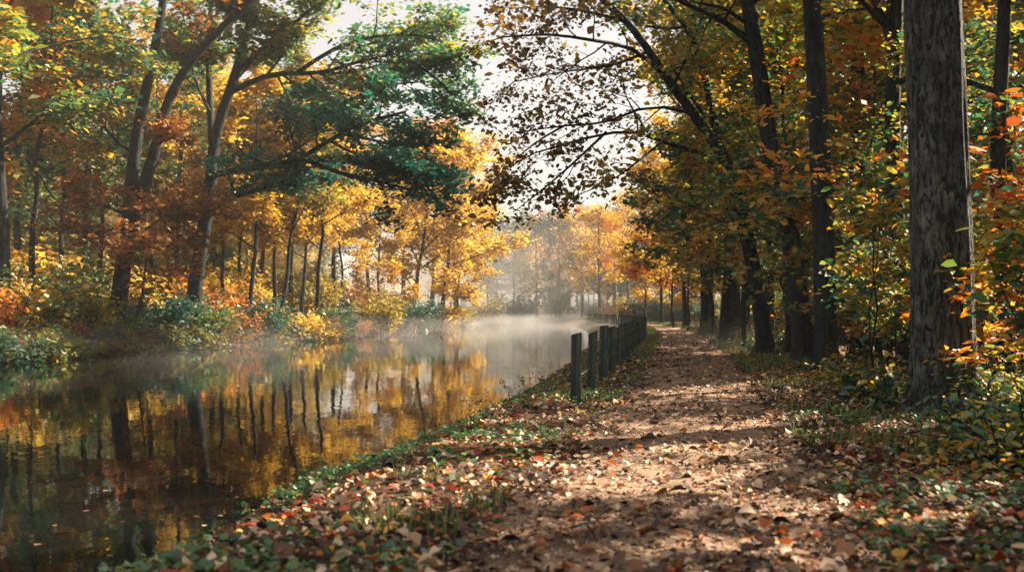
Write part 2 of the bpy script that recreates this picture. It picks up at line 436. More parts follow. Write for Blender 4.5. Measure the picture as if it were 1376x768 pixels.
def variant(seed, H, r0, clear, reach, nl, S, lean=(0, 0), bark='bark', leaf='gold', sides=12, limb_up=.5, wander=.05, fork=None):
    """a generic tree at the origin; returns (trunk mesh, crown mesh)"""
    rng = np.random.default_rng(seed); S.seed = seed * 1.37
    T, C = MB(), MB()
    n = 14
    z = np.linspace(-.35, H * .92, n)
    off = np.cumsum(rng.normal(0, wander * H / n, (n, 2)), axis=0); off -= off[1]
    off[0] = 0
    pts = np.stack([off[:, 0] + lean[0] * z, off[:, 1] + lean[1] * z, z], -1)
    T.tube(pts, trunk_rad(pts, r0, r0 * .18), sides, 0, .05, rng)
    ph = rng.uniform(0, 6)
    for k in range(nl):
        t = clear + (1 - clear) * ((k + rng.uniform(0, .8)) / nl) ** .9
        p, tg = at_t(pts, min(.35 / H + t * .98, .995))
        az = ph + k * 2.4 + rng.normal(0, .3)
        u = limb_up * rng.uniform(.5, 1.4) + (t - clear) * .8
        d = unit([math.cos(az), math.sin(az), u])
        shape = math.sin(math.pi * min(1, (.25 + .75 * (t - clear) / (1 - clear)) * .97)) ** .6
        l = reach * (.35 + .75 * shape) * rng.uniform(.7, 1.2)
        rr = r0 * (1 - .8 * t) * .42
        grow(T, C, rng, bend(rng, p, d, l, 6, S.wob * .8, S.up), max(rr, .02), 0, S)
    return T.mesh('trunk', [M[bark]]), C.mesh('crown', [M[bark], M[leaf]])

def place(kind, var, x, y, rz, sc, label, cat='tree', group=None, leaf=None, bark=None, sz=None, tilt=(0, 0), z=None):
    e = bpy.data.objects.new(kind, None); COL.objects.link(e)
    e.empty_display_size = .3
    e.location = (x, y, H1(x, y) if z is None else z); e.rotation_euler = (tilt[0], tilt[1], rz); e.scale = (sc, sc, sz or sc)
    tag(e, label, cat, group)
    for nm, me, ks in (('trunk', var[0], ('b',)), ('crown', var[1], ('b', 'l'))):
        if me is None: continue
        o = link(nm if cat != 'shrub' else {'trunk': 'stem', 'crown': 'foliage'}[nm], me, e)
        for i, k in enumerate(ks):
            mm = M.get(bark) if k == 'b' else M.get(leaf)
            if mm:
                o.material_slots[i].link = 'OBJECT'; o.material_slots[i].material = mm
    return e
def at_px(px, D): return ((px - 688) / F * D, D)

# ---- generic kinds (shared meshes)
SP = lambda **k: Spec(**k)
VAR = {}
VAR['tall'] = [variant(s, 21, .30, .36, 5.0, 13, SP(leaf=.33, per_twig=14, spread=.36, vamp=.4), wander=.05) for s in (11, 12, 13)]
VAR['thin'] = [variant(s, 21, .27, .36, 4.8, 12, SP(leaf=.27, per_twig=9, spread=.4, vamp=.48), wander=.05) for s in (14, 15)]
VAR['slim'] = [variant(s, 19, .19, .30, 3.6, 12, SP(leaf=.31, per_twig=14, vamp=.4, spread=.34), wander=.07) for s in (21, 22, 23)]
VAR['round'] = [variant(s, 15, .24, .16, 5.2, 15, SP(leaf=.33, per_twig=14, vamp=.4, spread=.36), wander=.07) for s in (31, 32)]
VAR['far'] = [variant(s, 18, .28, .22, 5.0, 12, SP(leaf=.48, per_twig=9, spread=.55, sub=(6, 5, 3)), sides=7) for s in (41, 42, 43)]
VAR['under'] = [variant(s, 7, .085, .14, 2.6, 12, SP(leaf=.15, per_twig=8, spread=.2, sub=(6, 5, 4)), wander=.08, limb_up=.3) for s in (51, 52)]
VAR['path'] = [variant(s, 8.5, .1, .30, 3.4, 14, SP(leaf=.2, per_twig=11, vamp=.55, spread=.27, flat=.35, sub=(7, 6, 4), detail=True), wander=.07, limb_up=.15) for s in (55, 56)]
def shrub_var(seed, H, W, leaf, n, tw, detail=False, lvl=2, sub=(7, 5), ratio=(.45, .5)):
    rng = np.random.default_rng(seed); S = Spec(leaf=leaf, per_twig=tw, spread=.16, sub=sub, levels=lvl, detail=detail, ratio=ratio, up=.02, vamp=.48); S.seed = seed
    T, C = MB(), MB()
    for k in range(n):
        az = k * 2.4 + rng.normal(0, .3); o = rng.uniform(0, .25) * W
        d = unit([math.cos(az) * rng.uniform(.2, 1) * W, math.sin(az) * rng.uniform(.2, 1) * W, H * rng.uniform(.5, 1)])
        p = np.array([math.cos(az) * o, math.sin(az) * o, -.08])
        l = H * rng.uniform(.75, 1.2)
        grow(T, C, rng, bend(rng, p, d, l, 5, .15, -.02), rng.uniform(.012, .022), 0, S)
    return T.mesh('stem', [M['bark_dark']]), C.mesh('foliage', [M['bark_dark'], M['green']])
VAR['bush'] = [shrub_var(s, 2.0, 1.6, .17, 26, 13) for s in (61, 62, 63)]
VAR['lowfar'] = [shrub_var(s, 1.0, 1.2, .16, 14, 10) for s in (95, 96)]
VAR['lowbush'] = [shrub_var(s, .7, .8, .07, 26, 8, True) for s in (71, 72)]
VAR['sapling'] = [shrub_var(s, 3.4, .7, .15, 5, 8, True, 3, (9, 3), (.26, .5)) for s in (81, 82, 83)]
VAR['farbush'] = [shrub_var(s, 2.6, 2.2, .24, 16, 14) for s in (91, 92)]
VAR['understorey'] = [shrub_var(s, 7, 6, .34, 18, 24, False, 2, (9, 5)) for s in (93, 94)]

# ------------------------------------------------------------------ individually shaped trees
M['oak'] = leaf_mat('oak_leaves', [(.008, .085, .068), (.02, .14, .09), (.06, .18, .055), (.20, .23, .03), (.50, .36, .03)], .58)
def hero(kind, label, D, trunk, r0, r1, limbs, S, leaf, bark='bark', seed=1, extra=0, reach=4, clear=.4, sides=14, flare=.5, stems=(), rough=.05, group=None, twig_px=True):
    rng = np.random.default_rng(seed); S.seed = seed * .77
    def W(p):
        return P(p[0], p[1], D + (p[2] if len(p) > 2 else 0))
    tp = resample([W(p) for p in trunk], 26)
    base = np.array([tp[0][0], tp[0][1], H1(tp[0][0], tp[0][1])])
    tp[:, :] -= base
    tp = tp[tp[:, 2] > .25]
    foot = np.array([[tp[0][0] * .5, tp[0][1] * .5, -.35], [tp[0][0] * .5, tp[0][1] * .5, -.1], [tp[0][0] * .6, tp[0][1] * .6, .03], [tp[0][0] * .8, tp[0][1] * .8, .16]])
    pts = np.vstack([foot, tp])
    e = bpy.data.objects.new(kind, None); COL.objects.link(e); e.location = base; e.empty_display_size = .3
    tag(e, label, 'tree', group)
    T, C = MB(), MB()
    T.tube(pts, trunk_rad(pts, r0, r1, flare), sides, 0, rough, rng, root=.22)
    link('trunk', T.mesh('trunk', [M[bark]]), e)
    vm0 = S.vmid
    for st in stems:                               # bare main forks of the trunk
        b = MB(); q = resample([W(p) for p in st[0]], 16) - base
        b.tube(q, np.linspace(st[1], st[2], len(q)), 10, 0, .04, rng)
        link('limb', b.mesh('limb', [M[bark]]), e)
    for lb in limbs:
        px, r = lb[0], lb[1]; S.vmid = lb[2] if len(lb) > 2 else vm0; sub0 = S.sub; S.sub = lb[3] if len(lb) > 3 else sub0
        q = resample([W(p) for p in px], 9) - base
        b = MB(); grow(b, C, rng, q, r, 0, S); S.sub = sub0
        link('limb', b.mesh('limb', [M[bark]]), e)
    S.vmid = vm0
    spine = [pts] + [resample([W(p) for p in st[0]], 16) - base for st in stems]
    for k in range(extra):
        b = MB(); sp = spine[k % len(spine)]
        t = clear + (1 - clear) * rng.uniform(0, 1) if k % len(spine) == 0 else rng.uniform(.35, 1)
        p, tg = at_t(sp, t); az = k * 2.4 + rng.normal(0, .4)
        d = unit([math.cos(az), math.sin(az), rng.uniform(.1, .7)])
        grow(b, C, rng, bend(rng, p, d, reach * rng.uniform(.6, 1.2), 6, .13, .03), .05 + .03 * reach / 5, 0, S)
        link('limb', b.mesh('limb', [M[bark]]), e)
    link('crown', C.mesh('crown', [M[bark], M[leaf]]), e)
    return e

# far bank, the two big ones
hero('forked_tree', 'forked tree with twin grey stems and rust coloured leaves on the far bank', 48,
     [(155, 436), (159, 405), (166, 350), (172, 318)], .44, .36,
     [([(178, 292), (150, 280), (118, 268, -2), (85, 262, -4)], .09), ([(184, 278), (212, 284, -1), (226, 290, -3)], .06),
      ([(170, 305), (140, 310, -2), (105, 322, -4)], .07), ([(180, 205), (155, 190, 1), (125, 150, 0), (92, 118, -2)], .1, .6),
      ([(205, 82), (170, 60, 2), (130, 40, 3)], .1, .7), ([(212, 195), (232, 180, -2)], .05),
      ([(172, 312), (195, 325, -3), (212, 335, -5)], .05), ([(245, 96), (262, 60, 2), (270, 10, 3)], .08, .6)],
     SP(leaf=.26, per_twig=13, spread=.3, flat=.3, sub=(8, 6, 5), vmid=.45), 'rust', seed=101, extra=5, reach=4.5, clear=.9,
     stems=[([(170, 330), (174, 280), (180, 205), (190, 150), (205, 80), (221, 0), (226, -90), (228, -170)], .34, .1),
            ([(172, 325), (184, 272), (200, 230), (211, 190), (222, 142), (245, 96), (280, 55), (310, 25), (340, 0), (378, -55)], .33, .1)])
hero('spreading_oak', 'spreading grey tree with long low boughs of dark green leaves reaching over the canal', 57,
     [(259, 420), (262, 384), (270, 330), (282, 260), (287, 192), (297, 155), (310, 120), (325, 70), (345, 0), (360, -70), (372, -130)], .52, .14,
     [([(286, 198), (281, 130, 1), (280, 60, 1), (285, -20, 2), (290, -90, 2)], .24, .6),
      ([(308, 125), (340, 108, -1), (375, 97, -2), (430, 100, -3), (462, 88, -4), (530, 72, -5)], .2, .5),
      ([(289, 234), (330, 226, -1), (380, 222, -3), (415, 208, -4), (442, 188, -5), (485, 165, -6), (545, 150, -7)], .22, .12),
      ([(286, 278), (315, 263, -1), (345, 255, -2), (385, 246, -3), (414, 216, -4)], .2, .12),
      ([(414, 216, -4), (450, 231, -5), (500, 242, -5), (550, 254, -6), (592, 268, -6)], .13, .08),
      ([(462, 180, -5), (510, 190, -4), (560, 205, -4), (600, 228, -4)], .1, .1),
      ([(430, 150, -3), (480, 130, -2), (530, 112, -2), (575, 110, -2)], .1, .3),
      ([(320, 95), (370, 50, -1), (410, 20, -2), (455, -20, -3)], .18, .65),
      ([(400, 97, -3), (455, 60, -3), (520, 45, -3), (590, 50, -3), (615, 75, -3)], .13, .55),
      ([(345, 0), (400, -30, -1), (430, -60, -2), (470, -70, -2)], .12, .7),
      ([(520, 70, -4), (560, 85, -4), (605, 120, -4), (622, 160, -4)], .09, .45), ([(442, 188, -5), (470, 205, -6), (510, 215, -7), (560, 232, -7)], .09, .08), ([(375, 97, -2), (420, 130, -1), (470, 160, 0)], .09, .2), ([(430, 100, -3), (490, 95, -1), (560, 70, 0), (600, 40, 0)], .09, .6),
      ([(282, 150), (262, 110, 2), (250, 60, 3), (245, 0, 4)], .1, .5)],
     SP(leaf=.3, per_twig=24, spread=.4, flat=.24, sub=(11, 6, 5), ratio=(.36, .5), vmid=.5, vamp=.22), 'oak', seed=102, extra=6, reach=5, clear=.6)

# towpath side
hero('furrowed_oak', 'thick tree trunk with furrowed grey bark beside the path, widest of all', 13.9,
     [(1268, 556), (1267, 500), (1266, 430), (1263, 300), (1258, 150), (1252, 0), (1246, -200), (1240, -420), (1236, -700)], .455, .3,
     [([(1250, -60), (1200, -160, -1), (1120, -260, -2)], .12), ([(1246, -200), (1320, -300), (1400, -380, 1)], .12), ([(1246, -250), (1150, -330, 1), (1050, -380, 2)], .11)],
     SP(leaf=.12, per_twig=9, spread=.22), 'mixedgreen', 'bark_big', seed=103, extra=5, reach=4, clear=.75, sides=120, flare=.28, rough=.035)
hero('straight_tree', 'straight slender grey trunk at the path edge, next beyond the thick furrowed one', 22.9,
     [(1111, 503), (1110, 470), (1109, 400), (1107, 300), (1102, 200), (1097, 100), (1091, 0), (1084, -140), (1078, -300)], .285, .18,
     [([(1091, -5), (1050, -60), (1000, -110, -1)], .09), ([(1086, -100), (1130, -170), (1190, -220)], .09),
      ([(1104, 242), (1080, 228, -1), (1050, 236, -2), (1025, 250, -2)], .016, .75, (4, 2)), ([(1101, 165), (1075, 150, -1), (1045, 150, -2)], .016, .85, (4, 2)), ([(1105, 260), (1130, 235, -1), (1150, 250, -2)], .015, .8, (4, 2))],
     SP(leaf=.13, per_twig=9, spread=.22), 'mixed', 'bark', seed=104, extra=5, reach=4, clear=.72, sides=22, flare=.35)
hero('leaning_tree', 'dark trunk leaning over the path towards the canal behind the straight grey one', 28,
     [(1084, 490), (1080, 455), (1074, 400), (1064, 325), (1047, 245), (1035, 200), (1023, 110), (1008, 20), (996, -60), (980, -170)], .335, .17,
     [([(1016, 62), (987, 39), (958, 20, -1), (906, 0, -2), (850, -40, -3)], .1), ([(1003, -20), (1050, -80), (1100, -150)], .09), ([(1040, 218), (1000, 225, -1), (960, 240, -2)], .05)],
     SP(leaf=.13, per_twig=9, spread=.22), 'mixedgreen', 'bark_dark', seed=105, extra=5, reach=4, clear=.7, sides=20, flare=.4)
over = hero('overhanging_tree', 'slender dark forking tree whose sparse brown leafed boughs hang over the canal', 32,
     [(1031, 480), (1019, 400), (1001, 300), (978, 222), (957, 186)], .27, .2,
     [([(965, 212), (929, 202, -1), (893, 192, -2), (870, 178, -2), (815, 177, -3), (765, 192, -3), (720, 205, -4)], .08),
      ([(940, 165), (919, 145, 1), (860, 143, 1), (818, 166, 1), (760, 168, 0), (695, 178, 0)], .07, .65),
      ([(893, 101), (850, 62, -1), (800, 55, -2), (740, 45, -3), (675, 50, -4)], .08),
      ([(847, 31), (790, 15, 1), (735, 8, 2), (685, 12, 2)], .07),
      ([(870, 70), (820, 90, 2), (760, 95, 3), (690, 110, 3)], .06),
      ([(815, 177, -3), (775, 215, -3), (735, 250, -3), (690, 285, -4)], .045),
      ([(760, 168), (720, 190, 1), (680, 225, 1), (650, 265, 1)], .04),
      ([(890, 190, -2), (860, 215, -3), (820, 245, -4), (775, 262, -4)], .045, .75, (5, 4, 4)),
      ([(925, 36), (880, 40, 3), (830, 20, 4), (780, -20, 5)], .06, .65),
      ([(945, 91), (915, 60, 2), (900, 20, 2)], .06, .65), ([(905, 115), (930, 60, -2), (950, 10, -3)], .05, .65),
      ([(690, 110, 3), (665, 130, 3), (645, 165, 3)], .02, .4, (3, 3, 3)), ([(675, 50, -4), (640, 62, -4), (625, 80, -4)], .02, .4, (3, 3, 3)),
      ([(740, 45, -3), (715, 75, -3), (690, 85, -3)], .02, .5, (3, 3, 3)), ([(720, 205, -4), (690, 220, -4), (665, 250, -4)], .02, .4, (4, 3, 3)),
      ([(760, 192, -3), (800, 210, -2), (830, 235, -2)], .02, .7, (3, 3, 3)), ([(893, 101), (930, 80, 3), (960, 40, 5)], .04, .9), ([(870, 178, -2), (840, 130, 2), (820, 70, 4)], .035, .8)],
     SP(leaf=.16, per_twig=10, spread=.24, flat=.8, sub=(7, 5, 5), ratio=(.34, .5), tilt=.9, droop=.5, wob=.2, detail=True, width=.36, vmid=.4, sides=(7, 4, 3, 3)), 'brown', 'bark', seed=106, extra=0,
     stems=[([(958, 190), (932, 153), (893, 101), (847, 31), (808, 0), (760, -60), (715, -115)], .17, .06), ([(966, 202), (955, 137), (945, 91), (925, 36), (890, 0), (860, -70)], .15, .06)])
hero('edge_tree', 'dark thin trunk with a side branch behind the thick furrowed one', 18,
     [(1354, 520), (1348, 420), (1344, 330), (1340, 200), (1348, 60), (1352, -60), (1356, -250)], .17, .1,
     [([(1344, 185), (1320, 178), (1298, 190)], .035), ([(1342, 215), (1375, 175), (1420, 150)], .05), ([(1350, 0), (1310, -40), (1270, -60)], .05)],
     SP(leaf=.12, per_twig=9, spread=.2), 'mixedgreen', 'bark_dark', seed=107, extra=6, reach=3, clear=.5)
hero('crooked_tree', 'black crooked trunk half hidden by the thick furrowed one, forking at the top', 20,
     [(1224, 530), (1215, 430), (1205, 300), (1199, 200), (1200, 100), (1204, 20), (1206, -100), (1208, -260)], .19, .12,
     [([(1201, 70), (1188, 25), (1168, -10), (1140, -60)], .1), ([(1200, 110), (1183, 150), (1165, 210)], .06)],
     SP(leaf=.12, per_twig=9, spread=.2), 'mixedgreen', 'bark_dark', seed=108, extra=6, reach=3, clear=.5)
hero('shaded_tree', 'shaded dark trunk standing back in the wood between the straight grey and thick furrowed trunks', 30,
     [(1156, 490), (1155, 400), (1152, 250), (1153, 100), (1150, 0), (1148, -150), (1145, -300)], .28, .16,
     [([(1152, 60), (1120, 20), (1080, -20)], .07), ([(1152, 130), (1180, 90), (1205, 70)], .06)],
     SP(leaf=.14, per_twig=9, spread=.22), 'mixedgreen', 'bark_dark', seed=109, extra=6, reach=4, clear=.5)

# ------------------------------------------------------------------ other trees one can tell apart
LEFT = [  # px, D, kind, n, scale, leaf, bark, tilt, label
 (4, 42, 'tall', 0, 1.1, 'mixedgreen', 'bark_dark', 0, 'thick dark tree at the frame edge above the canal, leaves green and amber'),
 (40, 47, 'slim', 0, 1.0, 'mixed', 'bark_dark', .05, 'slim dark tree with green and orange leaves, next from the frame edge'),
 (84, 54, 'slim', 1, .95, 'green', 'bark_dark', 0, 'thin dark tree with green leaves between the green and orange tree and forked tree'),
 (134, 62, 'slim', 2, 1.05, 'olive', 'bark_dark', 0, 'thin straight trunk under yellow green leaves just behind the forked tree'),
 (206, 70, 'tall', 1, .9, 'green', 'bark_dark', 0, 'green leaved tree in the gap between forked and spreading trees'),
 (301, 70, 'slim', 0, .85, 'gold', 'bark_dark', 0, 'thin trunk with golden leaves close behind the spreading oak'),
 (318, 82, 'slim', 1, .95, 'olive', 'bark_dark', 0, 'faint thin trunk deeper in the wood beyond the spreading oak'),
 (336, 66, 'slim', 2, .95, 'gold', 'bark_dark', .03, 'straight black trunk under the low bough of the spreading oak'),
 (369, 70, 'slim', 0, .95, 'gold', 'bark_dark', .01, 'straight stem of the close twin trunks on the far bank'),
 (377, 71, 'slim', 1, 1.0, 'olive', 'bark_dark', .07, 'slanting stem of the close twin trunks on the far bank'),
 (405, 80, 'slim', 2, .95, 'gold', 'bark_dark', .02, 'thin dark trunk between the twin trunks and ivy covered trunk'),
 (424, 75, 'slim', 0, 1.05, 'gold', 'bark', .1, 'ivy patched grey trunk slanting over the bank beyond the twin trunks'),
 (462, 88, 'slim', 1, .8, 'gold', 'bark_dark', 0, 'short black trunk among golden leaves near the yellow bush'),
 (508, 96, 'round', 0, .8, 'gold', 'bark_dark', 0, 'broad low golden tree behind the yellow bush on the bank'),
 (552, 106, 'round', 1, 1.2, 'gold', 'bark', .16, 'golden tree with bare curved stem leaning over the water'),
 (592, 114, 'round', 0, 1.4, 'gold', 'bark_dark', .06, 'large glowing amber tree overhanging the water by the canal bend'),
 (612, 128, 'round', 1, 1.0, 'gold', 'bark_dark', .1, 'last golden tree on the far bank where the canal bends'),
 (20, 60, 'tall', 2, 1.0, 'green', 'bark_dark', 0, 'green tall tree filling the top corner behind the slim green and orange tree'),
 (110, 76, 'tall', 0, 1.05, 'gold', 'bark_dark', 0, 'tall golden tree behind the forked tree, second row'),
 (240, 80, 'tall', 1, 1.1, 'gold', 'bark_dark', 0, 'tall golden tree rising behind the rust leaves of the forked tree'),
 (285, 92, 'tall', 2, 1.05, 'gold', 'bark_dark', 0, 'tall golden tree directly behind the trunk of the spreading oak'),
 (350, 98, 'tall', 0, 1.0, 'gold', 'bark_dark', 0, 'bright golden tree seen through the gap above twin trunks'),
 (392, 92, 'tall', 1, 1.0, 'olive', 'bark_dark', 0, 'yellow green tree seen through gaps of the oak boughs'),
 (446, 102, 'tall', 2, 1.0, 'gold', 'bark_dark', 0, 'tall golden tree behind the ivy patched slanting trunk'),
 (495, 118, 'tall', 0, .95, 'gold', 'bark_dark', 0, 'pale golden tree rising above the broad low golden tree'),
 (540, 126, 'tall', 1, 1.15, 'olive', 'bark_dark', 0, 'tall olive tree in mist behind the leaning golden tree'),
 (580, 138, 'tall', 2, 1.3, 'orange', 'bark', 0, 'tall misty orange tree glowing against the sky'),
 (612, 148, 'tall', 0, 1.2, 'gold', 'bark', 0, 'pale misty golden tree beside the open sky, by the bend'),
]
rr = random.Random(5)
for i, (px, D, k, n, sc, lf, bk, tl, lab) in enumerate(LEFT):
    x, y = at_px(px, D)
    kind = {'tall': 'tall_tree', 'slim': 'slim_tree', 'round': 'golden_tree' if lf == 'gold' else 'low_tree'}[k]
    place(kind, VAR[k][n], x, y, rr.uniform(0, 6.28) if tl == 0 else rr.uniform(-.4, .4), sc, lab, leaf=lf, bark=bk, tilt=(0, tl))

MIST = [(655, 205, 0, .85, 'olive', 'hazy olive tree at the start of the misty bend'), (690, 222, 1, .95, 'teal', 'hazy blue green tree in the middle of the misty bend'),
 (722, 214, 2, .95, 'brown', 'tallest hazy grey brown tree beyond the end of the canal'), (752, 208, 0, .95, 'teal', 'hazy dark green tree above the far grassy bank'),
 (782, 200, 1, .9, 'gold', 'hazy pale gold tree above the far grassy bank'), (706, 250, 0, 1.0, 'gold', 'faint golden crown behind the hazy trees of the bend'),
 (740, 262, 2, 1.1, 'rust', 'faint reddish crown deepest in the mist'), (668, 245, 1, 1.0, 'teal', 'faint blue grey crown deepest in the mist beside open sky'),
 (806, 165, 2, .8, 'gold', 'misty golden tree behind the far fence posts'), (765, 240, 1, 1.1, 'orange', 'faint orange crown in the mist behind the far bank')]
for px, D, n, sc, lf, lab in MIST:
    x, y = at_px(px, D)
    place('misty_tree', VAR['far'][n], x, y, rr.uniform(0, 6.28), sc * 1.25, lab, leaf=lf, bark='bark', group='hazy trees round the bend')

RIGHT = [
 (1000, 46, 'thin', 0, .95, 'mixedgreen', 'bark_dark', 0, 'thick dark trunk beside the path beyond the leaning tree'),
 (979, 49, 'slim', 0, .95, 'mixedgreen', 'bark_dark', 0, 'narrow dark trunk beside the thick one along the path'),
 (952, 62, 'slim', 1, 1.0, 'olive', 'bark_dark', 0, 'narrow trunk under yellow leaves halfway along the path'),
 (921, 82, 'thin', 1, .9, 'gold', 'bark', 0, 'blue grey trunk where the path fades out'),
 (890, 108, 'slim', 2, 1.0, 'gold', 'bark', -.06, 'slanting grey trunk at the far end of the path'),
 (1036, 40, 'slim', 1, .8, 'mixedgreen', 'bark_dark', -.05, 'slender slanting trunk between thick dark trunk and leaning tree'),
 (1058, 31, 'under', 0, 1.5, 'mixedgreen', 'bark_dark', 0, 'thin pole like tree close to the leaning trunk'),
 (846, 138, 'thin', 1, .8, 'gold', 'bark_pale', 0, 'pale trunked golden tree behind the far fence bend'),
 (828, 150, 'thin', 0, .75, 'orange', 'bark_pale', 0, 'pale trunked orange tree behind the far fence'),
 (868, 122, 'round', 1, .75, 'gold', 'bark', 0, 'golden round tree where fence and path part'),
 (990, 64, 'thin', 1, .95, 'olive', 'bark_dark', 0, 'tall yellowing tree behind the narrow trunks by the path'),
 (1030, 58, 'thin', 1, .95, 'olive', 'bark_dark', 0, 'tall yellow green tree behind the leaning tree'),
 (1075, 48, 'thin', 0, 1.0, 'mixedgreen', 'bark_dark', 0, 'tall green tree behind the straight grey trunk'),
 (1130, 42, 'thin', 1, 1.0, 'mixedgreen', 'bark_dark', 0, 'tall green and amber tree deep in the wood beyond the straight grey trunk'),
 (1185, 36, 'slim', 2, 1.0, 'mixed', 'bark_dark', 0, 'slim turning tree deep in the wood beyond the crooked trunk'),
 (1300, 30, 'slim', 0, .95, 'mixedgreen', 'bark_dark', 0, 'slim green tree deep in the wood beyond the thick furrowed trunk'),
 (1365, 27, 'slim', 1, .9, 'mixed', 'bark_dark', 0, 'slim tree at the frame edge deep in the wood'),
 (945, 92, 'round', 0, .85, 'gold', 'bark', 0, 'round golden tree glowing beyond the narrow trunk'),
 (976, 44, 'thin', 0, 1.15, 'mixedgreen', 'bark_dark', 0, 'tall tree with gold and green crown arching over the path ahead of the narrow trunks'),
 (948, 59, 'thin', 1, 1.15, 'gold', 'bark_dark', 0, 'tall golden crowned tree arching over the path by the narrow yellow leafed trunk'),
 (1240, 45, 'thin', 1, 1.0, 'olive', 'bark_dark', 0, 'tall yellow green tree hidden deep behind the furrowed trunk'),
]
for px, D, k, n, sc, lf, bk, tl, lab in RIGHT:
    x, y = at_px(px, D)
    kind = {'thin': 'tall_tree', 'slim': 'slim_tree', 'round': 'golden_tree', 'under': 'young_tree'}[k]
    place(kind, VAR[k][n], x, y, rr.uniform(0, 6.28) if tl == 0 else rr.uniform(-.4, .4), sc, lab, leaf=lf, bark=bk, tilt=(0, tl))

UNDER = [
 (1000, 37, 0, .9, 'mixedgreen', 'young tree with orange and green leaves reaching over the path before the thick dark trunk'),
 (982, 42, 1, 1.0, 'teal', 'young blue green tree hanging over the middle of the path'),
 (976, 48, 0, 1.05, 'olive', 'young yellow green tree beside the thick dark trunk'),
 (958, 55, 1, 1.1, 'mixedgreen', 'young turning tree beyond the thick dark trunk'),
 (948, 66, 0, 1.2, 'gold', 'young golden tree over the path by the narrow trunk'),
 (905, 86, 1, 1.2, 'orange', 'young orange tree over the far end of the path'),
 (925, 74, 0, 1.2, 'mixedgreen', 'young green tree beyond the narrow trunk'),
 (903, 100, 1, 1.2, 'gold', 'young pale gold tree at the vanishing path'),
 (1100, 37, 1, .9, 'mixedgreen', 'young turning tree just behind the leaning trunk'),
 (1180, 26, 0, 1.0, 'mixed', 'young amber and green tree in the wood behind the crooked trunk'),
]
for px, D, n, sc, lf, lab in UNDER:
    x, y = at_px(px, D)
    place('young_tree', VAR['path'][n], x, y, rr.uniform(0, 6.28), sc, lab, leaf=lf, bark='bark_dark', group='young trees along the path')

SAPS = [
 (1178, 17.5, 0, 1.0, 'mixedgreen', 'orange and green sapling between the straight and thick furrowed trunks'),
 (1167, 24.5, 1, 1.0, 'mixed', 'taller amber sapling beside the shaded dark trunk'),
 (1205, 19, 2, .95, 'mixedgreen', 'green sapling at the foot of the crooked trunk'),
 (1398, 12.6, 1, .85, 'mixed', 'orange flecked sapling in front of the thin dark trunk'),
 (1425, 12.4, 2, .95, 'mixedgreen', 'green sapling at the frame edge beside the furrowed trunk'),
 (1330, 16.5, 0, 1.0, 'mixed', 'glowing orange sapling behind the furrowed trunk'),
 (1130, 25.5, 2, 1.0, 'mixedgreen', 'green sapling beyond the straight grey trunk'),
 (1385, 17, 1, 1.2, 'orange', 'tall orange sapling at the frame edge'),
 (1240, 24, 0, 1.2, 'mixedgreen', 'tall green sapling hidden in the wood behind the furrowed trunk'),
 (1062, 33, 2, .8, 'mixed', 'small turning sapling by the foot of the leaning trunk'),
 (1190, 27, 1, 1.2, 'orange', 'tall orange sapling deep behind the crooked trunk'),
 (1300, 22, 2, 1.25, 'mixedgreen', 'tall green sapling deep in shade beyond the furrowed trunk'),
 (1090, 30, 0, .9, 'mixedgreen', 'leafy green sapling between leaning and straight trunks'),
]
for px, D, n, sc, lf, lab in SAPS:
    x, y = at_px(px, D)
    place('sapling', VAR['sapling'][n], x, y, rr.uniform(0, 6.28), sc, lab, 'shrub', 'saplings in the wood beside the path', leaf=lf, bark='bark_dark')

